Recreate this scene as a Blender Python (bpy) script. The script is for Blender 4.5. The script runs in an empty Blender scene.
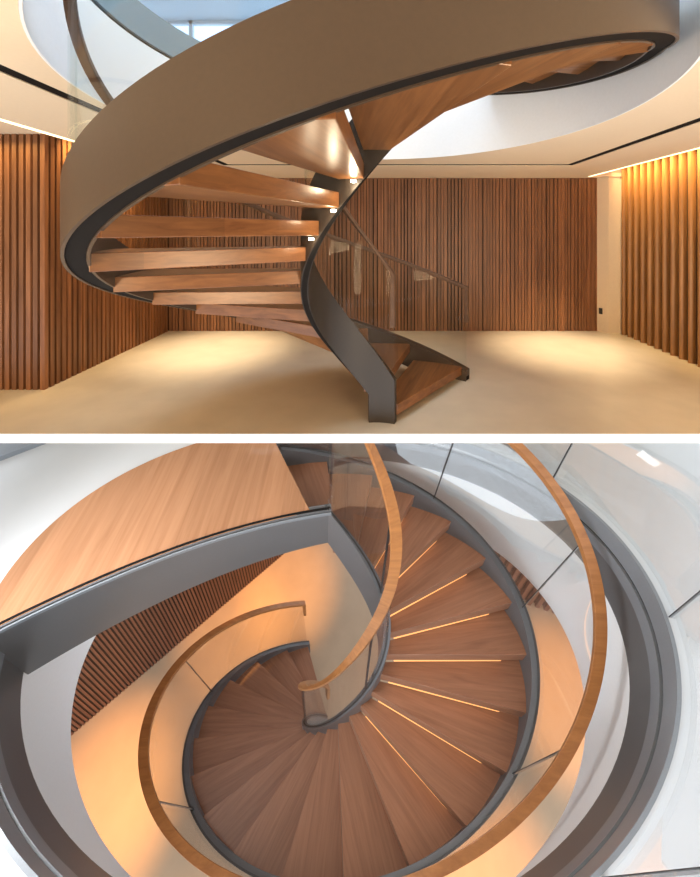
import bpy, math, random
from math import sin, cos, pi, radians, atan2, hypot
from mathutils import Vector, Matrix
random.seed(7)
sc = bpy.context.scene
col = sc.collection

# ------------------------------------------------------------------ camera
EYE = 1.70
F = 375.0
cam = bpy.data.cameras.new('camera'); co = bpy.data.objects.new('camera', cam); col.objects.link(co)
cam.sensor_fit = 'HORIZONTAL'; cam.sensor_width = 36.0; cam.lens = F/700*36
cam.shift_x = (350-380)/700; cam.shift_y = -(438.5-231)/700
cam.clip_start = 0.05; cam.clip_end = 200
co.location = (0, 0, EYE); co.rotation_euler = (pi/2, 0, 0)
sc.camera = co

# ------------------------------------------------------------------ world, exposure
sc.view_settings.view_transform = 'Standard'; sc.view_settings.look = 'None'
sc.view_settings.gamma = 1.0; sc.view_settings.use_curve_mapping = False
sc.view_settings.exposure = 0.0
w = bpy.data.worlds.new('sky'); sc.world = w; w.use_nodes = True
wn = w.node_tree.nodes['Background']; wn.inputs[0].default_value = (0.85, 0.92, 1.0, 1); wn.inputs[1].default_value = 2.3

# lower stair hall: its own up direction (it is seen steeply from above)
SU = 0.475                                        # metres per unit, upper stair
S = 0.75                                          # metres per unit, lower stair
TX, TY = 1.06363, 0.07536
nC = (sin(TY), cos(TY)*sin(TX), -cos(TY)*cos(TX))            # camera style axes (right, up, forward)
def c2w(v): return Vector((v[0], v[2], v[1]))
N_ = c2w(nC).normalized()
U_ = (Vector((1, 0, 0)) - N_*N_.x).normalized()
V_ = N_.cross(U_)
CL = c2w((-0.84808, -8.91997, 8.0))*S + Vector((0, 0, EYE))
ML = Matrix(((U_.x, V_.x, N_.x, CL.x), (U_.y, V_.y, N_.y, CL.y), (U_.z, V_.z, N_.z, CL.z), (0, 0, 0, 1)))
MU = Matrix.Identity(4)

def light(name, kind, loc, energy, color, aim=None, size=0.1, spot=None, blend=0.5, M=MU, spread=None, size_y=None):
    l = bpy.data.lights.new(name, kind); l.energy = energy; l.color = color
    o = bpy.data.objects.new(name, l); col.objects.link(o)
    p = M @ Vector(loc); o.location = p
    if aim is not None:
        d = (M @ Vector(aim)) - p
        o.rotation_euler = d.to_track_quat('-Z', 'Y').to_euler()
    if kind == 'AREA':
        l.size = size
        if size_y: l.shape = 'RECTANGLE'; l.size_y = size_y
        if spread: l.spread = spread
    else: l.shadow_soft_size = size
    if kind == 'SPOT': l.spot_size = spot; l.spot_blend = blend
    return o
WARM = (1.0, 0.70, 0.40); AMBER = (1.0, 0.42, 0.10); SOFT = (1.0, 0.80, 0.58); DAY = (0.80, 0.90, 1.0)

# --- upper room: recessed downlights washing walls and floor
for (x, y, e) in ((-2.4, 5.4, 560), (2.7, 5.45, 560), (2.9, 3.6, 120), (-2.8, 4.3, 60), (0.1, 5.7, 60)):
    light('downlight', 'SPOT', (x, y, EYE+.84), e, (1.0, .78, .52), (x, y+.02, 0), .05, radians(60), 1.0)
light('room_fill', 'AREA', (0.3, .4, EYE+2.6), 60, (1.0, .80, .58), (0.2, 3.6, 0.3), 1.6)  # added fill from above for even light, no fixture there
light('ceiling_fill', 'AREA', (-2.2, -1.0, .9), 100, (1.0, .74, .46), (-1.2, 4.5, EYE+1.3), 1.2)  # pair of fills added behind the viewpoint to brighten the ceiling
light('ceiling_fill', 'AREA', (2.4, -1.0, .9), 135, (1.0, .74, .46), (1.6, 4.5, EYE+1.3), 1.2)
# --- upper room: light strips hidden in the coves above the slat walls
light('cove_light', 'AREA', (3.78, 3.2, EYE+1.15), 115, (1.0, .68, .30), (4.30, 3.2, EYE+.3), 5.8, size_y=.10, spread=radians(80))
light('cove_light', 'AREA', (-3.36, 4.9, EYE+1.15), 40, (1.0, .66, .28), (-3.85, 4.9, EYE+.3), 2.2, size_y=.10, spread=radians(80))
light('cove_light', 'AREA', (-4.6, 3.80, EYE+.98), 14, (1.0, .62, .20), (-4.6, 4.02, 0), 2.0, size_y=.10, spread=radians(160))
# --- upper storey daylight
light('skylight_panel', 'AREA', (0, 3.2, EYE+4.6), 190, (.72, .86, 1.0), (0, 3.2, 0), 3.0)
# --- lower hall: added area fill out of view, standing in for daylight from above
light('hall_fill', 'AREA', (-.2, -1.5, -.9), 70, (.95, .97, 1.0), (-.4, 3.6, -5.0), 1.8, spread=radians(84))
light('hall_fill', 'AREA', (-4.4, 2.3, -.6), 150, (.95, .97, 1.0), (-.6, 4.2, -4.6), 1.2, spread=radians(120))
for (u, v, e) in ((-6.9, -1.0, 190), (-4.3, 2.6, 110), (-2.4, 4.2, 130), (8.6, 1.2, 150), (4.8, -2.6, 150), (-3.6, -4.6, 90)):
    light('hall_downlight', 'SPOT', (u*S, v*S, 0.1*S), e*22, AMBER, (u*S, v*S, -10*S), .06, radians(30), 1.0, M=ML)

# ------------------------------------------------------------------ helpers
def mesh_obj(name, verts, faces, mat, parent=None, M=None, smooth=False, local=None):
    me = bpy.data.meshes.new(name)
    if local is not None:
        inv = local.inverted(); verts = [inv @ Vector(v) for v in verts]
    me.from_pydata([tuple(v) for v in verts], [], faces); me.update()
    if mat: me.materials.append(mat)
    o = bpy.data.objects.new(name, me); col.objects.link(o)
    if parent is not None:
        o.parent = parent
        if local is not None: o.matrix_local = local
    else:
        base = M if M is not None else MU
        o.matrix_world = base @ local if local is not None else base
    if smooth:
        for p in me.polygons: p.use_smooth = True
        me.set_sharp_from_angle(angle=radians(35))
    return o
class MB:
    def __init__(s): s.v = []; s.f = []
    def add(s, V, Fs):
        b = len(s.v); s.v += [tuple(v) for v in V]; s.f += [tuple(i+b for i in f) for f in Fs]
    def box(s, x0, x1, y0, y1, z0, z1):
        s.add([(x0,y0,z0),(x1,y0,z0),(x1,y1,z0),(x0,y1,z0),(x0,y0,z1),(x1,y0,z1),(x1,y1,z1),(x0,y1,z1)],
              [(0,3,2,1),(4,5,6,7),(0,1,5,4),(1,2,6,5),(2,3,7,6),(3,0,4,7)])
    def prism(s, pts, z0, z1):
        n = len(pts); V = [(p[0],p[1],z0) for p in pts]+[(p[0],p[1],z1) for p in pts]
        Fs = [tuple(range(n))[::-1], tuple(range(n,2*n))]+[(i,(i+1)%n,n+(i+1)%n,n+i) for i in range(n)]
        s.add(V, Fs)
    def sweep(s, rings, closed=False, cap=True):
        n = len(rings[0]); m = len(rings); V = [p for r in rings for p in r]; Fs = []
        for i in range(m if closed else m-1):
            j = (i+1) % m
            for k in range(n):
                l = (k+1) % n
                Fs.append((i*n+k, i*n+l, j*n+l, j*n+k))
        if not closed and cap: Fs += [tuple(range(n))[::-1], tuple((m-1)*n+k for k in range(n))]
        s.add(V, Fs)
    def make(s, name, mat, parent=None, M=None, smooth=False, local=None):
        o = mesh_obj(name, s.v, s.f, mat, parent, M, smooth, local)
        import bmesh
        bm = bmesh.new(); bm.from_mesh(o.data); bmesh.ops.recalc_face_normals(bm, faces=bm.faces); bm.to_mesh(o.data); bm.free()
        if smooth:
            for p in o.data.polygons: p.use_smooth = True
            o.data.set_sharp_from_angle(angle=radians(35))
        return o
def tag(o, label=None, cat=None, group=None, kind=None):
    if label: o['label'] = label
    if cat: o['category'] = cat
    if group: o['group'] = group
    if kind: o['kind'] = kind
    return o
def empty(name, M, label, cat, group=None):
    o = bpy.data.objects.new(name, None); col.objects.link(o); o.matrix_world = M; o.empty_display_size = .1
    return tag(o, label, cat, group)

# ------------------------------------------------------------------ materials
def mat_new(name):
    m = bpy.data.materials.new(name); m.use_nodes = True
    return m, m.node_tree.nodes, m.node_tree.links, m.node_tree.nodes['Principled BSDF']
def plain(name, c, rough=.6, metal=0, bump=0, scale=40, var=.04, coat=0, spec=.5):
    m, nd, lk, b = mat_new(name)
    b.inputs['Roughness'].default_value = rough; b.inputs['Metallic'].default_value = metal
    b.inputs['Coat Weight'].default_value = coat; b.inputs['Specular IOR Level'].default_value = spec
    tc = nd.new('ShaderNodeTexCoord'); n = nd.new('ShaderNodeTexNoise'); n.inputs['Scale'].default_value = scale; n.inputs['Detail'].default_value = 4
    lk.new(tc.outputs['Object'], n.inputs['Vector'])
    r = nd.new('ShaderNodeValToRGB'); r.color_ramp.elements[0].position = .3; r.color_ramp.elements[1].position = .7
    r.color_ramp.elements[0].color = tuple(x*(1-var) for x in c)+(1,); r.color_ramp.elements[1].color = tuple(min(1, x*(1+var)) for x in c)+(1,)
    lk.new(n.outputs['Fac'], r.inputs['Fac']); lk.new(r.outputs['Color'], b.inputs['Base Color'])
    if bump:
        bp = nd.new('ShaderNodeBump'); bp.inputs['Strength'].default_value = bump; bp.inputs['Distance'].default_value = .002
        lk.new(n.outputs['Fac'], bp.inputs['Height']); lk.new(bp.outputs['Normal'], b.inputs['Normal'])
    return m
def wood(name, dark, light_, rough=.35, axis='X', scale=1.0, coat=.0, planks=0, plank_axis='Y', plank_var=.25):
    m, nd, lk, b = mat_new(name)
    b.inputs['Roughness'].default_value = rough; b.inputs['Coat Weight'].default_value = coat; b.inputs['Coat Roughness'].default_value = .15
    tc = nd.new('ShaderNodeTexCoord'); oi = nd.new('ShaderNodeObjectInfo')
    mp = nd.new('ShaderNodeMapping')
    s = {'X': (1.2, 22, 22), 'Y': (22, 1.2, 22), 'Z': (22, 22, 1.2)}[axis]
    mp.inputs['Scale'].default_value = tuple(k*scale for k in s)
    mul = nd.new('ShaderNodeVectorMath'); mul.operation = 'MULTIPLY_ADD'
    cmb = nd.new('ShaderNodeCombineXYZ')
    for i in range(3): lk.new(oi.outputs['Random'], cmb.inputs[i])
    mul.inputs[1].default_value = (17, 31, 23); lk.new(cmb.outputs[0], mul.inputs[0]); lk.new(tc.outputs['Object'], mul.inputs[2])
    lk.new(mul.outputs[0], mp.inputs['Vector'])
    n = nd.new('ShaderNodeTexNoise'); n.inputs['Scale'].default_value = 1.0; n.inputs['Detail'].default_value = 6; n.inputs['Roughness'].default_value = .6; n.inputs['Distortion'].default_value = .6
    lk.new(mp.outputs[0], n.inputs['Vector'])
    r = nd.new('ShaderNodeValToRGB'); r.color_ramp.elements[0].position = .28; r.color_ramp.elements[1].position = .72
    r.color_ramp.elements[0].color = tuple(dark)+(1,); r.color_ramp.elements[1].color = tuple(light_)+(1,)
    lk.new(n.outputs['Fac'], r.inputs['Fac']); out = r.outputs['Color']
    if planks:
        sp = nd.new('ShaderNodeSeparateXYZ'); lk.new(tc.outputs['Object'], sp.inputs[0])
        ml = nd.new('ShaderNodeMath'); ml.operation = 'MULTIPLY'; ml.inputs[1].default_value = planks; lk.new(sp.outputs[plank_axis], ml.inputs[0])
        ad = nd.new('ShaderNodeMath'); ad.operation = 'ADD'; lk.new(ml.outputs[0], ad.inputs[0])
        m7 = nd.new('ShaderNodeMath'); m7.operation = 'MULTIPLY'; m7.inputs[1].default_value = 9.7; lk.new(oi.outputs['Random'], m7.inputs[0]); lk.new(m7.outputs[0], ad.inputs[1])
        fl = nd.new('ShaderNodeMath'); fl.operation = 'FLOOR'; lk.new(ad.outputs[0], fl.inputs[0])
        wn_ = nd.new('ShaderNodeTexWhiteNoise'); wn_.noise_dimensions = '1D'; lk.new(fl.outputs[0], wn_.inputs['W'])
        mr = nd.new('ShaderNodeMapRange'); mr.inputs['To Min'].default_value = 1-plank_var; mr.inputs['To Max'].default_value = 1+plank_var*.6; lk.new(wn_.outputs['Value'], mr.inputs['Value'])
        vm = nd.new('ShaderNodeVectorMath'); vm.operation = 'SCALE'; lk.new(out, vm.inputs[0]); lk.new(mr.outputs[0], vm.inputs['Scale']); out = vm.outputs[0]
    lk.new(out, b.inputs['Base Color'])
    bp = nd.new('ShaderNodeBump'); bp.inputs['Strength'].default_value = .12; bp.inputs['Distance'].default_value = .002
    lk.new(n.outputs['Fac'], bp.inputs['Height']); lk.new(bp.outputs['Normal'], b.inputs['Normal'])
    return m
def emit(name, c, s):
    m, nd, lk, b = mat_new(name)
    b.inputs['Base Color'].default_value = (0, 0, 0, 1); b.inputs['Emission Color'].default_value = tuple(c)+(1,); b.inputs['Emission Strength'].default_value = s
    return m
def glass(name, tint=(.93, .97, .96), refl=1.0, veil=0.0):
    m, nd, lk, b = mat_new(name); nd.remove(b)
    t = nd.new('ShaderNodeBsdfTransparent'); t.inputs[0].default_value = tuple(tint)+(1,)
    g = nd.new('ShaderNodeBsdfGlossy'); g.inputs['Roughness'].default_value = .01; g.inputs[0].default_value = (1, 1, 1, 1)
    fr = nd.new('ShaderNodeFresnel'); fr.inputs[0].default_value = 1.45
    ml = nd.new('ShaderNodeMath'); ml.operation = 'MULTIPLY'; ml.inputs[1].default_value = refl; ml.use_clamp = True; lk.new(fr.outputs[0], ml.inputs[0])
    mx = nd.new('ShaderNodeMixShader'); lk.new(ml.outputs[0], mx.inputs[0]); lk.new(t.outputs[0], mx.inputs[1]); lk.new(g.outputs[0], mx.inputs[2])
    last = mx
    if veil:
        d = nd.new('ShaderNodeBsdfDiffuse'); d.inputs[0].default_value = (.8, .85, .85, 1)
        m2 = nd.new('ShaderNodeMixShader'); m2.inputs[0].default_value = veil; lk.new(mx.outputs[0], m2.inputs[1]); lk.new(d.outputs[0], m2.inputs[2]); last = m2
    lk.new(last.outputs[0], nd['Material Output'].inputs[0])
    return m

M_cream = plain('cream_plaster', (.66, .54, .40), .7, var=.02)
M_ceil = plain('cream_ceiling', (.80, .65, .47), .8, var=.015)
M_white = plain('white_plaster', (.86, .88, .90), .6, var=.015)
M_edge = plain('white_slab_edge', (.93, .93, .93), .8, var=.005)
M_floor = plain('polished_cream_floor', (.62, .55, .43), .22, scale=3, var=.05)
M_floor2 = plain('cream_hall_floor', (.46, .34, .23), .45, scale=2, var=.04)
M_wfloor = plain('white_resin_floor', (.55, .57, .59), .25, scale=2, var=.02)
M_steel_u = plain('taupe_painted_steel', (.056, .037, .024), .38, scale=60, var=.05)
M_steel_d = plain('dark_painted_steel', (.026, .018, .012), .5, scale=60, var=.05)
M_groove = plain('black_shadow_gap', (.010, .008, .007), .9, var=.02, spec=.15)  # black stands in for the shade inside slots, gaps and grooves
M_steel_l = plain('grey_painted_steel', (.110, .112, .118), .35, scale=60, var=.04)
M_steel_lip = plain('light_grey_steel_lip', (.20, .22, .245), .30, scale=60, var=.04)
M_tread = wood('walnut_tread', (.125, .045, .015), (.26, .110, .038), .30, 'X', 1.3, planks=7, plank_axis='Y', plank_var=.15)
M_tread2 = wood('brown_oak_tread', (.25, .112, .062), (.37, .178, .104), .38, 'X', .9)
M_land = wood('honey_oak_landing', (.31, .150, .075), (.42, .215, .115), .22, 'Y', .6, planks=3.2, plank_axis='X', plank_var=.14)
M_rail = wood('oak_handrail', (.30, .115, .034), (.46, .195, .060), .40, 'X', .6)
M_rail_d = wood('dark_walnut_handrail', (.065, .028, .011), (.11, .050, .020), .6, 'X', .6)
M_slat = wood('walnut_slats', (.14, .052, .020), (.30, .125, .050), .45, 'Z', 1.0, planks=14, plank_axis='Y', plank_var=.3)
M_slatx = wood('walnut_slats_back', (.14, .055, .022), (.29, .125, .055), .45, 'Z', 1.0, planks=12, plank_axis='X', plank_var=.3)
M_slatr = wood('oak_round_battens', (.20, .085, .025), (.36, .17, .055), .40, 'Z', .8)
M_slatl = wood('dark_red_slats', (.10, .030, .012), (.20, .070, .032), .5, 'Z', .6)
M_back = plain('dark_slat_backing', (.030, .014, .007), .8)
M_glass = glass('clear_glass', (.96, .98, .975), .07)
M_glass2 = glass('clear_balustrade_glass', (.985, .99, .99), .3)
M_joint = plain('black_glass_joint', (.02, .02, .022), .5)
M_led = emit('warm_led_strip', (1.0, .46, .15), 1.7)
M_spot = emit('spot_lens', (1.0, .88, .66), 40.0)
M_cove = emit('cove_led_line', (1.0, .83, .50), 3.2)
M_black = plain('black_switch_plastic', (.02, .02, .02), .4)

# =================================================================== UPPER ROOM
def st(name, mb, mat, M=None, smooth=False, label=None, parent=None):
    o = mb.make(name, mat, parent, M, smooth)
    if parent is None: o['kind'] = 'structure'
    if label: o['label'] = label
    return o
Z0 = 0.0; ZC = EYE+.90
FE = 1.70*F/203                                  # front edge of the cut floor slab
b = MB(); b.box(-6.2, 6.2, FE+.004, 8.2, -.075, 0)
st('floor', b, M_floor, label='polished cream floor of the upper room')
b = MB(); b.box(-6.2, 6.2, FE, FE+.004, -.0753, -.0); 
st('trim_1', b, M_edge, label='white edge of the floor slab')
# back wall: slats on dark backing
YB = 1.70*F/100
XL, XR, YLN = -3.587, 3.985, 4.01
b = MB(); b.box(XL-.3, XR+.3, YB+.015, YB+.25, 0, ZC+.3); wb = st('wall_back', b, M_back, label='back wall of the upper room')
b = MB(); x = XL
while x < 3.67:
    wd = random.choice((.036, .042, .050, .060)); b.box(x, min(x+wd, 3.69), YB-random.choice((0, .008)), YB+.02, 0, ZC); x += wd+random.choice((.008, .012, .018))
o = st('slat_cladding', b, M_slatx, parent=wb)
# left wall receding and the short wall facing the camera at the far left
ZT = EYE+1.25
b = MB(); b.box(XL-.30, XL-.05, YLN+.04, YB+.25, 0, ZT); wl = st('wall_left', b, M_back, label='left slatted wall of the upper room')
b = MB(); y = YLN+.0
while y < YB-.03:
    b.box(XL-.05, XL, y, y+.048, 0, ZT-.02); y += .076
st('slat_cladding', b, M_slat, parent=wl)
b = MB(); b.box(-6.2, XL-.04, YLN+.05, YLN+.25, 0, ZT); wl2 = st('wall_left', b, M_back, label='slatted wall facing the camera at far left')
b = MB(); x = XL-.125
while x > -6.1:
    b.box(x, x+.048, YLN, YLN+.05, 0, ZT-.21); x -= .076
st('slat_cladding', b, M_slatx, parent=wl2)
# right wall: rounded battens on dark backing
b = MB(); b.box(XR+.06, XR+.3, -1.8, 6.5, 0, ZT); wr = st('wall_right', b, M_back, label='right wall of round wooden battens')
b = MB(); y = 6.16
while y > 2.2:
    R_ = .042; pts = [(XR+.06, y-R_*.9)]+[(XR+.062-.075*sin(a), y-R_*.9*cos(a)) for a in [pi*i/10 for i in range(1, 10)]]+[(XR+.06, y+R_*.9)]
    b.prism(pts, 0, ZT-.02); y -= .1475
st('batten_cladding', b, M_slatr, parent=wr, smooth=True)
b = MB(); b.prism([(3.69, YB+.10), (3.69, YB), (3.79, 6.215), (XR+.3, 6.215), (XR+.3, YB+.10)], 0, ZC+.2)
st('wall_corner', b, M_cream, label='plain cream corner pier')
# ceiling plate with round opening and shadow slots
RX, RY, RR = -.045, 2.80, 1.90
def ring_pts(cx, cy, r, n=96): return [(cx+r*cos(2*pi*i/n), cy+r*sin(2*pi*i/n)) for i in range(n)]
def plate_hole(mb, x0, x1, y0, y1, z0, z1, rin):
    n = len(rin); cx = sum(p[0] for p in rin)/n; cy = sum(p[1] for p in rin)/n
    outp = []
    for p in rin:
        dx, dy = p[0]-cx, p[1]-cy
        t = min((x1-cx)/dx if dx > 1e-9 else 1e9, (x0-cx)/dx if dx < -1e-9 else 1e9, (y1-cy)/dy if dy > 1e-9 else 1e9, (y0-cy)/dy if dy < -1e-9 else 1e9)
        outp.append((cx+dx*t, cy+dy*t))
    # corners snap
    for c in ((x0, y0), (x1, y0), (x1, y1), (x0, y1)):
        k = min(range(n), key=lambda i: hypot(outp[i][0]-c[0], outp[i][1]-c[1])); outp[k] = c
    V = [(p[0], p[1], z0) for p in rin]+[(p[0], p[1], z0) for p in outp]+[(p[0], p[1], z1) for p in rin]+[(p[0], p[1], z1) for p in outp]
    Fs = []
    for i in range(n):
        j = (i+1) % n
        Fs += [(i, j, n+j, n+i), (2*n+i, 3*n+i, 3*n+j, 2*n+j), (i, 2*n+i, 2*n+j, j), (n+i, n+j, 3*n+j, 3*n+i)]
    mb.add(V, Fs)
SLL, SLR, SLB = (-2.10-.05, -2.10+.05), (2.54, 2.645), (5.06, 5.16)
b = MB(); plate_hole(b, SLL[1], SLR[0], -1.8, SLB[0], ZC, ZC+.06, ring_pts(RX, RY, RR+.013, 128))
cl = st('ceiling', b, M_ceil, label='cream ceiling around the round opening')
b = MB(); b.box(-3.04, SLL[0], -1.8, SLB[1], ZC, ZC+.06); b.box(SLR[1], 3.47, -1.8, SLB[1], ZC, ZC+.06); b.box(-3.04, 3.47, SLB[1], YB+.05, ZC, ZC+.06)
b.box(3.47, 4.3, 6.2, YB+.05, ZC, ZC+.06); b.box(XL-.1, -3.04, 5.5, YB+.05, ZC, ZC+.06)
st('ceiling', b, M_ceil, label='cream perimeter ceiling outside the dark slots')
b = MB(); b.box(SLL[0], SLL[1], -1.8, SLB[1], ZC+.006, ZC+.05); b.box(SLR[0], SLR[1], -1.8, SLB[1], ZC+.006, ZC+.05); b.box(SLL[0], SLR[1], SLB[0], SLB[1], ZC+.006, ZC+.05)
st('trim_2', b, M_groove, label='dark shadow slot in the ceiling')  # nearly flush black fill, the slot's shade put into its colour
# cove ceilings
b = MB(); b.box(3.47, 4.3, -1.8, 6.5, ZT, ZT+.06); b.box(XL-.3, -3.04, YLN, YB, ZT, ZT+.06); b.box(-6.2, -3.04, -1.8, YLN+.2, EYE+1.04, EYE+1.10)
b.box(3.47, 3.50, -1.8, 6.2, ZC+.06, ZT); b.box(-3.07, -3.04, -1.8, 5.5, ZC+.06, ZT)
st('ceiling', b, M_ceil, label='raised cove ceiling beside the slat walls')
b = MB(); b.box(3.44, 3.475, -1.7, 6.2, ZC-.004, ZC+.02)
st('trim_3', b, M_cove, label='glowing light line at the right ceiling edge')
b = MB(); b.box(-3.09, -3.04, -1.7, 4.10, ZC-.004, ZC+.03)
st('trim_4', b, M_cove, label='glowing light line at the left ceiling edge')
# drum of the opening, shadow gap, grey ring band, upper storey
def drum(name, r0, r1, z0, z1, mat, label, cx=RX, cy=RY):
    b = MB(); n = 128
    rings = []
    for i in range(n):
        a = 2*pi*i/n; c_, s_ = cos(a), sin(a)
        rings.append([(cx+r0*c_, cy+r0*s_, z0), (cx+r1*c_, cy+r1*s_, z0), (cx+r1*c_, cy+r1*s_, z1), (cx+r0*c_, cy+r0*s_, z1)])
    b.sweep(rings, closed=True)
    return st(name, b, mat, smooth=True, label=label)
drum('wall_drum', RR, RR+.012, ZC-.002, EYE+1.53, M_white, 'white drum lining the round ceiling opening')
drum('trim_5', RR+.02, RR+.08, EYE+1.53, EYE+1.56, M_groove, 'dark shadow gap above the white drum')
drum('trim_6', RR-.005, RR+.06, EYE+1.56, EYE+1.84, plain('blue_grey_band', (.20, .27, .31), .4), 'grey steel band round the upper floor edge')
b = MB(); plate_hole(b, -6, 6, -1.8, 9, EYE+1.7, EYE+1.8, ring_pts(RX, RY, RR+.05))
st('floor', b, M_wfloor, label='floor of the storey above')
b = MB(); b.box(-6, 6, -1.8, 9, EYE+5.0, EYE+5.1); st('ceiling', b, M_white, label='white ceiling of the storey above')
for nm, bx in (('wall_left', (-6.1, -6, -1.8, 9)), ('wall_right', (6, 6.1, -1.8, 9))):
    b = MB(); b.box(*bx, EYE+1.8, EYE+5.0); st(nm, b, M_white, label='white side wall of the storey above')
wi = MB()
# window wall of the storey above: frames and bluish panes
b = MB()
for x in [-6+1.5*i for i in range(9)]: b.box(x-.04, x+.04, 8.9, 9.0, EYE+1.8, EYE+5.0)
for z in (EYE+1.8, EYE+3.4, EYE+4.92): b.box(-6, 6, 8.9, 9.0, z, z+.08)
wf = st('window_1', b, M_white, label='tall window wall of the storey above')
b = MB(); b.box(-6, 6, 8.94, 8.95, EYE+1.8, EYE+5.0); b.make('pane', glass('window_pane', (.75, .88, 1.0), .6), wf)
# closing wall behind the camera and side walls in front of the cut
b = MB(); b.box(-6.2, 6.2, -1.9, -1.8, -.3, EYE+5.0); st('wall_front', b, M_cream, label='cream wall behind the viewpoint')
b = MB(); b.box(-6.2, -6.1, -1.8, YLN+.2, 0, EYE+1.8); st('wall_left', b, M_cream, label='cream side wall at far left')
# switch plate on the corner pier
b = MB(); zz = EYE-(311-231)/F*6.5; b.box(-.028, .028, -.012, 0, -.05, .05)
nrm = atan2(6.215-YB, 3.79-3.69)
loc = Matrix.Translation((3.724, 6.322, EYE-80/F*6.322)) @ Matrix.Rotation(nrm, 4, 'Z')
sw = b.make('light_switch', M_black, None, loc); tag(sw, 'small black light switch on the cream corner pier', 'switch')

# =================================================================== STAIR BUILDER
class Helix:
    pass
def bas(t, c): return 1+c[0]+c[1]*cos(t)+c[2]*sin(t)+c[3]*cos(2*t)+c[4]*sin(2*t)

# ---- upper stair functions (world metres, origin on the stair axis at floor level)
UA = (-.0878*SU, 6.0*SU)
cOu = (-.00501, .0258, -.02366, -.00008, .00289); zOu = (-.08598, -.11985, .12525, .04777)
cIu = (.00319, -.00934, -.00469, .00899, .00144); zIu = (.04487, -.06933, .06841, -.0636)
def upz(t, z0, zc):
    s_ = (t-4)/3
    return EYE+SU*(z0+1.23616*t-.37333*1.23616*max(t-5.9, 0)+zc[0]*s_+zc[1]*s_**2+zc[2]*s_**3+zc[3]*s_**4)
uRo = lambda t: 3.85118*SU*bas(t, cOu)*(1-.036*math.exp(-((t-5.62)/.45)**2)); uRi = lambda t: 1.01956*SU*bas(t, cIu)
uOb = lambda t: upz(t, -5.015, zOu); uOt = lambda t: upz(t, -4.375, zOu)
uIb = lambda t: upz(t, -5.02, zIu); uIt = lambda t: upz(t, -4.06, zIu)
uMap = lambda r, t, z: (r*cos(t), r*sin(t), z)
def lin(a, b_, n): return [a+(b_-a)*i/(n-1) for i in range(n)]
def sweep_part(name, prof, ts, mp, mat, parent, smooth=True):
    """prof(t) -> list of (r, z)"""
    mb = MB(); mb.sweep([[mp(r, t, z) for r, z in prof(t)] for t in ts])
    return mb.make(name, mat, parent, smooth=smooth)
TREAD_ANGLE = [0.0]
def tread_part(mp, t0, t1, ri, ro, zt, th, mat, parent, skew=0, skewo=0):
    mb = MB(); n = 7; V = []
    ts = lin(t0, t1, n)
    tm = (t0+t1)/2
    rings = []
    for t in ts:
        rings.append([mp(ri(t+skew), t+skew, zt-th), mp(ro(t+skewo), t+skewo, zt-th), mp(ro(t+skewo), t+skewo, zt), mp(ri(t+skew), t+skew, zt)])
    mb.sweep(rings)
    p = mp(1.0, tm, 0); al = atan2(p[1], p[0])
    o = mb.make('tread', mat, parent, local=Matrix.Rotation(al, 4, 'Z'))
    bv = o.modifiers.new('edge', 'BEVEL'); bv.width = .004; bv.segments = 2; bv.limit_method = 'ANGLE'
    TREAD_ANGLE[0] = al
    return o

# =================================================================== UPPER STAIR
us = empty('spiral_staircase', Matrix.Translation((UA[0], UA[1], 0)), 'taupe steel spiral staircase with walnut treads rising through the round ceiling opening', 'staircase')
T0, T1 = .94, 7.10
TI = 1.21
ts = lin(T0, T1, 170)
def cz(z): return max(z, 0.0)
DO = .105
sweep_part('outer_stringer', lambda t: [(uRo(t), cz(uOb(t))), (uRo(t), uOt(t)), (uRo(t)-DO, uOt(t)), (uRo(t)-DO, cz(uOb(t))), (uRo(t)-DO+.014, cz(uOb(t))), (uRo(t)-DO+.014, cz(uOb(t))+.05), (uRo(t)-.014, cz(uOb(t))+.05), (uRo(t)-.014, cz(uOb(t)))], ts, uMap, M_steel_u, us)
sweep_part('outer_channel_shade', lambda t: [(uRo(t)-DO+.015, cz(uOb(t))+.006), (uRo(t)-DO+.015, cz(uOb(t))+.049), (uRo(t)-.015, cz(uOb(t))+.049), (uRo(t)-.015, cz(uOb(t))+.006)], ts, uMap, M_groove, us)  # black fill stands in for the shade inside the stringer channel
uIf = lambda t: 0.0 if t < 1.69 else uIb(t)
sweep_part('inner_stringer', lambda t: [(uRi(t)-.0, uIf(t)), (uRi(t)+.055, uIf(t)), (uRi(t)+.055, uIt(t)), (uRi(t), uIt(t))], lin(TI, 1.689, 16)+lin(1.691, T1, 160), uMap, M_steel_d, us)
sweep_part('inner_channel_shade', lambda t: [(uRi(t)+.008, uIb(t)-.004), (uRi(t)+.047, uIb(t)-.004), (uRi(t)+.047, uIb(t)+.01), (uRi(t)+.008, uIb(t)+.01)], lin(1.72, T1, 150), uMap, M_groove, us)  # black strip painted as the shade of a groove under the stringer
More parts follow.
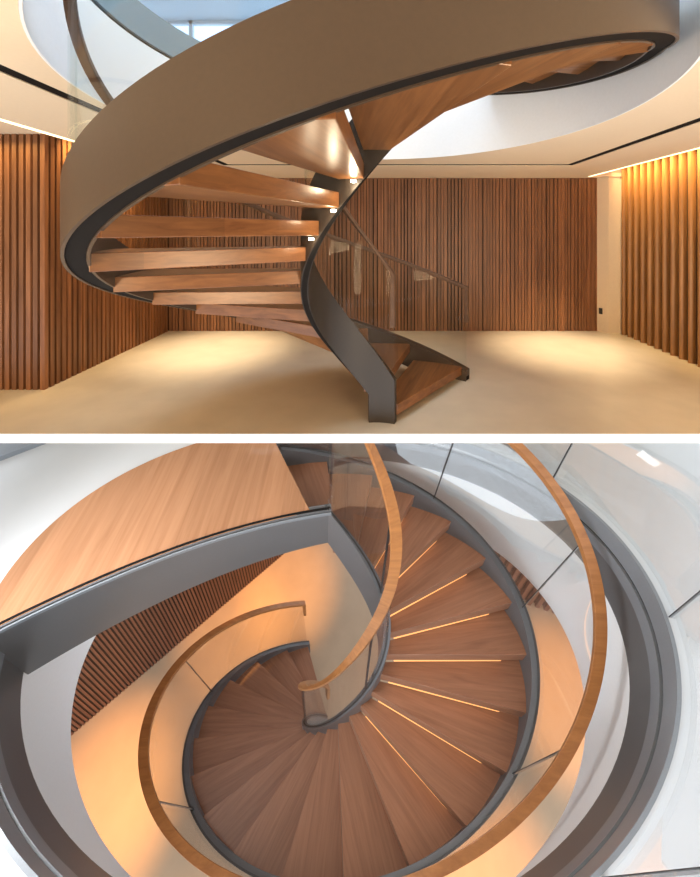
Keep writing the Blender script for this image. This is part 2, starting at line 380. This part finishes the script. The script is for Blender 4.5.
# foot plinth of the inner stringer and of the outer stringer
RISE = .1765
NU = 20
for k in range(NU):
    a = 1.07+.302*k
    zt = min(.178+.1765*k, uOt(a)-.045)
    skw = .12 if k == 0 else (.06 if k == 1 else (0 if k == 2 else -.10))
    o = tread_part(uMap, a, a+.302+(.035 if k < 5 else .01), lambda t: uRi(t)+.05, lambda t: uRo(t)-DO+.01, zt, .095, M_tread, us, skew=skw, skewo=-.10 if k == 0 else -.04)
    if k in (9, 10, 11):
        mb = MB(); am = a+(.20 if k < 11 else .12); r_ = uRi(am)+.11
        cx, cy = r_*cos(am), r_*sin(am)
        mb.sweep([[(cx+.016*cos(q), cy+.016*sin(q), z) for q in lin(0, 2*pi, 13)[:-1]] for z in (zt-.125, zt-.111)])
        s_ = mb.make('tread_spotlight', M_spot, us); s_['label'] = 'small bright spotlight under a tread'
        lo = light('tread_glow', 'POINT', (UA[0]+cx, UA[1]+cy, zt-.16), 1.6, (1.0, .82, .55), size=.02)
# landing at the top (behind the stair)
a1 = 1.07+.302*NU
zl = uOt(a1)-.03
mb = MB(); pts = [(uRi(t)*cos(t), uRi(t)*sin(t)) for t in lin(a1, a1+.2, 3)]+[(uRo(t)*cos(t), uRo(t)*sin(t)) for t in lin(a1+.8, a1, 8)]
# glass on both sides
def glass_run(name, rf, zb, zt_, t0, t1, n, mp, mat, parent, th=.010, gap=.004):
    for i in range(n):
        a, b_ = t0+(t1-t0)*i/n+gap, t0+(t1-t0)*(i+1)/n-gap
        sweep_part(name, lambda t: [(rf(t), zb(t)), (rf(t)+th, zb(t)), (rf(t)+th, zt_(t)), (rf(t), zt_(t))], lin(a, b_, 26), mp, mat, parent)
HR = .93
glass_run('glass_panel', lambda t: uRi(t)+.020, lambda t: uIt(t)-.02, lambda t: uIt(t)+HR-.02, TI+.01, T1, 9, uMap, M_glass, us)
glass_run('glass_panel', lambda t: uRo(t)-.035, lambda t: uOt(t)-.02, lambda t: uOt(t)+HR-.02, T0+.01, T1, 10, uMap, M_glass, us)
def rail(name, rf, zf, t0, t1, mp, mat, parent, wd=.05, ht=.045, post=None, n=150):
    mb = MB()
    mb.sweep([[mp(rf(t)-wd/2, t, zf(t)), mp(rf(t)+wd/2, t, zf(t)), mp(rf(t)+wd/2, t, zf(t)+ht), mp(rf(t)-wd/2, t, zf(t)+ht)] for t in lin(t0, t1, n)])
    if post:
        dt = .045/ max(rf(t0), .1)
        mb.sweep([[mp(rf(t)-wd/2, t, zf(t0)-post), mp(rf(t)+wd/2, t, zf(t0)-post), mp(rf(t)+wd/2, t, zf(t)+.002), mp(rf(t)-wd/2, t, zf(t)+.002)] for t in lin(t0, t0+dt, 3)])
    o = mb.make(name, mat, parent, smooth=True)
    bv = o.modifiers.new('edge', 'BEVEL'); bv.width = .006; bv.segments = 2; bv.limit_method = 'ANGLE'
    return o
r1 = rail('inner_handrail', lambda t: uRi(t)+.025, lambda t: uIt(t)+HR-.05, TI, T1, uMap, M_rail_d, us, wd=.055, ht=.05, post=.42)
r2 = rail('outer_handrail', lambda t: uRo(t)-.03, lambda t: uOt(t)+HR-.035, T0, T1, uMap, M_rail_d, us, wd=.05, ht=.045, post=.36)

# =================================================================== LOWER HALL (local units x S)
KA = .27622
eA = (-.0164, .0194, -.0377, -.0072, -.0032); hA = (-.1943, -.0595, -.1804)
eB = (-.0308, .0215, .0936, .0407, .016); hB = (.0985, .1191, .0817)
eC = (.001, .0078, .0035, -.0042, .0096); hC = (-.1292, -.058, -.1007)
eD = (.0035, -.053, .0667, .0496, .0278); hD = (-.0666, .121, -.0067)
def lz(t, z0, h):
    s_ = (t-5)/3
    return z0+2.1212*(t+.5*(h[0]*s_+h[1]*s_**2+h[2]*s_**3))
lA = lambda t: 3.41047*bas(t, eA); lB = lambda t: .68926*bas(t, eB)
lC = lambda t: 3.58436*bas(t, eC); lD = lambda t: .61881*bas(t, eD)
zA = lambda t: lz(t, -13.358, hA); zB = lambda t: lz(t, -13.13, hB)
zC = lambda t: lz(t, -10.302, hC); zD = lambda t: lz(t, -9.465, hD)
lMap = lambda r, t, z: (r*cos(t)*(1+KA)*S, r*sin(t)*(1-KA)*S, z*S)
FL = -10.0                                        # hall floor
OX, OY = -.04, 0.0
ringR = {'E': (3.98, (-.0052, .0047, -.0726, .0209, .0057)), 'F': (3.98, (0, .0002, -.0148, .0259, .0048)), 'G': (3.98, (-.0036, .0025, -.0401, .0019, -.0043))}
zE, zF, zG = 3.80, 2.20, .15
def rp(key, t, d=0): 
    r, e = ringR[key]; rr = r*bas(t, e)+d
    return ((OX+rr*cos(t)*(1+KA))*S, (OY+rr*sin(t)*(1-KA))*S)
n = 144
# upper floor plate
def annulus_plate(mb, key, x0, x1, y0, y1, z0, z1, d=0):
    rin = [rp(key, 2*pi*i/n, d) for i in range(n)]
    plate_hole(mb, x0*S, x1*S, y0*S, y1*S, z0*S, z1*S, rin)
b = MB(); annulus_plate(b, 'E', -13, 13, -8, 4.6, zE-.35, zE-.02, .0)
st('floor', b, M_wfloor, M=ML, label='white floor around the lower stairwell')
b = MB(); annulus_plate(b, 'G', -13, 13, -8, 4.6, zG+.002, zG+.25, .101)
st('ceiling', b, M_ceil, M=ML, label='cream ceiling of the lower hall')
# white drum between ceiling and steel ring
b = MB(); b.sweep([[rp('G', t)+(zG*S,), rp('G', t, .1)+(zG*S,), rp('F', t, .12)+(zF*S,), rp('F', t)+(zF*S,)] for t in lin(0, 2*pi, n+1)[:-1]], closed=True)
st('wall_drum', b, M_white, M=ML, smooth=True, label='white curved lining of the lower stairwell opening')
# steel ring
rg = empty('steel_ring_beam', ML, 'grey steel ring beam edging the lower stairwell opening', 'ring beam')
def mixr(t, f, d=0):
    a = rp('E', t, d); c_ = rp('F', t, d); return (a[0]*(1-f)+c_[0]*f, a[1]*(1-f)+c_[1]*f)
def ringpart(name, prof, mat):
    b = MB(); b.sweep([[mixr(t, f, d)+(z*S,) for f, d, z in prof] for t in lin(0, 2*pi, n+1)[:-1]], closed=True)
    return b.make(name, mat, rg, smooth=True)
zt_ = zE
ringpart('upper_lip', [(0, -.02, zt_), (0, .03, zt_), (0, .035, zt_-.1), (.15, .035, zt_-.42), (.15, -.02, zt_-.42)], M_steel_lip)
ringpart('ring_groove', [(.15, .01, zt_-.42), (.15, .16, zt_-.42), (.2, .16, zt_-.50), (.2, .01, zt_-.50)], M_groove)
ringpart('lower_lip', [(.2, -.03, zt_-.50), (.2, .16, zt_-.50), (.4, .16, zt_-.78), (.4, -.03, zt_-.78)], M_steel_lip)
ringpart('ring_web', [(.4, .0, zt_-.78), (.4, .14, zt_-.78), (1, .12, zF), (1, .0, zF)], M_steel_l)
# hall floor and slatted walls
b = MB(); b.box(-13*S, 13*S, -9*S, 9*S, (FL-.3)*S, FL*S); st('floor', b, M_floor2, M=ML, label='amber lit cream floor of the lower hall')
def slat_wall(nm, p0, p1, pitch, wd, dp, label, side):
    p0 = Vector(p0); p1 = Vector(p1); L = (p1-p0).length; d = (p1-p0)/L; nn = Vector((-d.y, d.x))*side
    def q(a, h): r_ = p0+d*a+nn*h; return (r_.x*S, r_.y*S)
    b = MB(); b.prism([q(0, 0), q(L, 0), q(L, -.3), q(0, -.3)], FL*S, zG*S)
    w_ = st(nm, b, M_back, M=ML, label=label)
    b = MB(); a = 0
    while a < L-wd:
        b.prism([q(a, 0), q(a+wd, 0), q(a+wd, dp), q(a, dp)], FL*S, (zG-.02)*S); a += pitch
    b.make('slat_cladding', M_slatl, w_)
dirL = (Vector((-3.66, 4.56))-Vector((-8.84, .14))).normalized()
pL0 = Vector((-8.84, .14))-dirL*4.5; pL1 = Vector((-3.66, 4.56))+dirL*5
slat_wall('wall_left', pL0, pL1, .105, .060, .03, 'dark red slatted wall of the lower hall', -1)
dirR = (Vector((9.05, 3.66))-Vector((7.81, 3.95))).normalized()
pR0 = Vector((7.81, 3.95))-dirR*5.5; pR1 = Vector((9.05, 3.66))+dirR*4
slat_wall('wall_right', pR0, pR1, .36, .17, .15, 'brown slatted wall beyond the lower stair', -1)

# ---- lower stair
ls = empty('spiral_staircase', ML @ Matrix.Translation((0, 0, 0)), 'grey steel spiral staircase with brown treads seen from above', 'staircase')
La, Lb = 1.86, 8.25
tl = lin(La, Lb, 180)
TH = .13
HO = 1.15
def fz(z): return max(z, FL)
sweep_part('outer_stringer', lambda t: [(lA(t)-TH, fz(zA(t)-HO)), (lA(t), fz(zA(t)-HO)), (lA(t), zA(t)), (lA(t)-TH, zA(t))], tl, lMap, M_steel_l, ls)
sweep_part('outer_stringer_cap', lambda t: [(lA(t)-.03, zA(t)-.12), (lA(t)+.012, zA(t)-.12), (lA(t)+.012, zA(t)+.012), (lA(t)-.03, zA(t)+.012)], tl, lMap, M_steel_d, ls)
def lMapI(r, t, z):
    w_ = max(0, (t-7.0)/1.14)**2
    p = lMap(r, t, z); return (p[0]-.15*w_*S, p[1]+.41*w_*S, p[2]-(zB(8.14)-zE)*w_*S)
fB = lambda t: fz(zB(t)-1.5+max(0, t-7)*.22)
sweep_part('inner_stringer', lambda t: [(lB(t)-.03, fB(t)), (lB(t)+.09, fB(t)), (lB(t)+.09, zB(t)), (lB(t)-.03, zB(t))], lin(La, 8.16, 180), lMapI, M_steel_l, ls)
sweep_part('inner_stringer_cap', lambda t: [(lB(t)+.02, zB(t)-.01), (lB(t)+.05, zB(t)-.01), (lB(t)+.05, zB(t)+.02), (lB(t)+.02, zB(t)+.02)], lin(La, 8.14, 150), lMapI, M_steel_d, ls)
angs = [6.31+.302*j for j in range(-15, 0)]+[6.31, 6.61, 6.905, 7.2, 7.462, 7.73, 8.0, 8.27]
angs[0] = 1.88
for k in range(len(angs)-1):
    a, a2 = angs[k], angs[k+1]
    zt = zA(a)-.25+max(0, (a-6.9)/1.1)*.05
    o = tread_part(lMap, a, a2+.03, lambda t: lB(t)+.07+max(0, t-7.0)*.48, lambda t: lA(t)-TH+.01, zt, .39, M_tread2, ls)
    if 5.35 < a < 7.6:
        mb = MB(); m = a+.006
        rr0 = lambda f: lB(m)+.25+(lA(m)-lB(m)-.75)*f
        P = [[lMap(rr0(f), m, zt-.51), lMap(rr0(f), m+.03/rr0(f), zt-.51), lMap(rr0(f), m+.03/rr0(f), zt-.42), lMap(rr0(f), m, zt-.42)] for f in (0, .5, 1)]
        mb.sweep(P); rot = Matrix.Rotation(-TREAD_ANGLE[0], 4, 'Z'); mb.v = [tuple(rot @ Vector(q)) for q in mb.v]
        s_ = mb.make('led_strip', M_led, o)
        s_['label'] = 'warm glowing light strip under the nosing'
for a in (5.35, 4.95):
    mb = MB(); r_ = lB(a)+.2; p = lMap(r_, a+.2, zA(a)-.25+.03)
    mb.sweep([[(p[0]+.012*cos(q), p[1]+.012*sin(q), p[2]+z) for q in lin(0, 2*pi, 13)[:-1]] for z in (0, .008)])
    s_ = mb.make('tread_spotlight', M_spot, ls); s_['label'] = 'tiny bright spotlight beside the inner stringer'
# landing
zl = zE-.06
noseI = (-.73, .86); noseO = (-1.67, 2.12)
arc = [((p[0]/S), (p[1]/S)) for p in (rp('E', t, .05) for t in lin(2.2, 3.62, 40))]
bq = lambda x: -.0446083*x*x+.1239188*x+.9450913
beam = [(x, bq(x)) for x in lin(-5.05, -.72, 16)]
poly = [noseI, noseO, (-2.0, 2.55)]+[p for p in arc if p[0] < -2.1 and p[1] > -.85]+beam[:-1]
mb = MB(); mb.prism([(p[0]*S, p[1]*S) for p in poly], (zl-.35)*S, (zE+.012)*S)
lo_ = mb.make('landing_deck', M_land, ls)
def dense(pts, m=6):
    out = []
    for i in range(len(pts)-1):
        p0 = pts[max(i-1, 0)]; p1 = pts[i]; p2 = pts[i+1]; p3 = pts[min(i+2, len(pts)-1)]
        for j in range(m):
            t = j/m
            out.append(tuple(.5*((2*p1[c])+(-p0[c]+p2[c])*t+(2*p0[c]-5*p1[c]+4*p2[c]-p3[c])*t*t+(-p0[c]+3*p1[c]-3*p2[c]+p3[c])*t**3) for c in (0, 1)))
    out.append(pts[-1]); return out
bp = [(x, bq(x)) for x in lin(-5.2, -.34, 40)]
def path_sweep(name, pts, h0, h1, z0, z1, mat, parent):
    mb = MB(); rings = []
    for i, p in enumerate(pts):
        q0 = Vector(pts[max(i-1, 0)]); q1 = Vector(pts[min(i+1, len(pts)-1)]); d = (q1-q0).normalized(); nn = Vector((d.y, -d.x))
        a = Vector(p)+nn*h0; c_ = Vector(p)+nn*h1
        zz = z0(p[0]) if callable(z0) else z0
        rings.append([(a.x*S, a.y*S, zz*S), (c_.x*S, c_.y*S, zz*S), (c_.x*S, c_.y*S, z1*S), (a.x*S, a.y*S, z1*S)])
    mb.sweep(rings); return mb.make(name, mat, parent, smooth=True)
path_sweep('landing_beam', bp, -.10, .02, lambda x: 2.56+(x+.4)*.11, zE+.0, M_steel_l, ls)
path_sweep('landing_beam_cap', bp, -.035, -.005, zE-.01, zE+.03, M_groove, ls)
path_sweep('landing_beam_lip', bp, .03, .05, zE-.10, zE-.03, M_steel_lip, ls)
# glass, joints, handrails
Gt = [1.88, 2.87, 3.83, 4.75, 5.70, 6.55, 7.35, 8.2]
for i in range(len(Gt)-1):
    sweep_part('glass_panel', lambda t: [(lA(t)-.06, zA(t)), (lA(t)-.035, zA(t)), (lC(t)-.01, zC(t)-.10), (lC(t)-.035, zC(t)-.10)], lin(Gt[i]+.003, Gt[i+1]-.003, 24), lMap, M_glass2, ls)
    if i: 
        t = Gt[i]; sweep_part('glass_joint', lambda t: [(lA(t)-.065, zA(t)), (lA(t)-.03, zA(t)), (lC(t)-.005, zC(t)-.10), (lC(t)-.04, zC(t)-.10)], [t-.0025, t+.0025], lMap, M_joint, ls, smooth=False)
Gi = [1.88, 3.0, 5.55, 7.0, 8.14]
for i in range(len(Gi)-1):
    sweep_part('glass_panel', lambda t: [(lB(t)+.01, zB(t)), (lB(t)+.035, zB(t)), (lD(t)+.035, zD(t)-.10), (lD(t)+.01, zD(t)-.10)], lin(Gi[i]+.006, Gi[i+1]-.006, 24), lMapI, M_glass2, ls)
    if i:
        t = Gi[i]; sweep_part('glass_joint', lambda t: [(lB(t)+.005, zB(t)), (lB(t)+.04, zB(t)), (lD(t)+.04, zD(t)-.10), (lD(t)+.005, zD(t)-.10)], [t-.008, t+.008], lMapI, M_joint, ls, smooth=False)
def lrail(name, rf, zf, t0, t1, post, mat, wd, ht):
    mb = MB()
    mb.sweep([[lMap(rf(t)-wd/2, t, zf(t)-ht), lMap(rf(t)+wd/2, t, zf(t)-ht), lMap(rf(t)+wd/2, t, zf(t)), lMap(rf(t)-wd/2, t, zf(t))] for t in lin(t0, t1, 200)])
    if post:
        dt = .07/rf(t0)
        mb.sweep([[lMap(rf(t)-wd/2, t, zf(t0)-post), lMap(rf(t)+wd/2, t, zf(t0)-post), lMap(rf(t)+wd/2, t, zf(t)-.01), lMap(rf(t)-wd/2, t, zf(t)-.01)] for t in lin(t0, t0+dt, 3)])
    o = mb.make(name, mat, ls, smooth=True)
    bv = o.modifiers.new('edge', 'BEVEL'); bv.width = .012; bv.segments = 3; bv.limit_method = 'ANGLE'
lrail('outer_handrail', lC, zC, 1.86, 8.9, 1.0, M_rail, .165, .14)
lrail('inner_handrail', lD, zD, 1.86, 8.3, 1.0, M_rail, .15, .14)
# ring balustrade glass
gb = empty('glass_balustrade', ML, 'frameless glass balustrade standing on the grey steel ring', 'balustrade')
jt = [0.62, 6.22, 5.35, 4.5, 3.75]
jt2 = sorted(jt+[2.2+2*pi-2*pi])
seq = [(-2.52, -1.80), (-1.80, -.97), (-.97, -.14), (-.14, .594), (.594, 1.33), (1.33, 2.1)]
for a, c_ in seq:
    b = MB(); b.sweep([[mixr(t, 0, .05)+((zE+z)*S,) if s_ else mixr(t, 0, .08)+((zE+z)*S,) for s_, z in ((1, -.1), (0, -.1), (0, 4.2), (1, 4.2))] for t in lin(a+.003, c_-.003, 24)])
    b.make('glass_panel', M_glass2, gb, smooth=True)
    b = MB(); b.sweep([[mixr(t, 0, .045)+((zE-.05)*S,), mixr(t, 0, .085)+((zE-.05)*S,), mixr(t, 0, .085)+((zE+4.2)*S,), mixr(t, 0, .045)+((zE+4.2)*S,)] for t in (c_-.0016, c_+.0016)])
    b.make('glass_joint', M_joint, gb)
# joint in the white floor and grey step at the far left
b = MB(); b.prism([(-8.6*S, .35*S), (-5.9*S, 2.08*S), (-6.4*S, 2.5*S), (-9*S, .9*S)], (zE-.02)*S, (zE+.10)*S)
b.prism([(-9*S, .9*S), (-6.4*S, 2.5*S), (-6.9*S, 3.2*S), (-9.5*S, 1.6*S)], (zE-.02)*S, (zE+.25)*S)
st('trim_8', b, M_steel_lip, M=ML, label='light grey steps at the far left of the white floor')
b = MB(); b.prism([(3.38*S, -2.52*S), (7*S, -2.29*S), (7*S, -2.275*S), (3.38*S, -2.505*S)], (zE-.03)*S, (zE-.015)*S)
st('trim_7', b, M_joint, M=ML, label='dark joint in the white floor at lower right')

# the lower hall ends below the slab of the upper room: clean horizontal section at the slab underside
import bmesh
bpy.context.view_layer.update()
def top(o):
    while o.parent: o = o.parent
    return o
for o in list(bpy.data.objects):
    if o.type != 'MESH': continue
    r_ = top(o)
    if (r_.matrix_world.to_3x3().col[2]-N_).length > 1e-3: continue
    mw = o.matrix_world; inv = mw.inverted()
    zs = [(mw @ v.co).z for v in o.data.vertices]
    if max(zs) <= -.085: continue
    if min(zs) > -.085: bpy.data.objects.remove(o); continue
    bm = bmesh.new(); bm.from_mesh(o.data)
    pco = inv @ Vector((0, 0, -.085)); pno = (inv.to_3x3() @ Vector((0, 0, 1))).normalized()
    g_ = bmesh.ops.bisect_plane(bm, geom=bm.verts[:]+bm.edges[:]+bm.faces[:], plane_co=pco, plane_no=pno, clear_outer=True)
    ed = [e for e in g_['geom_cut'] if isinstance(e, bmesh.types.BMEdge)]
    bmesh.ops.holes_fill(bm, edges=ed, sides=0)
    bm.to_mesh(o.data); bm.free()
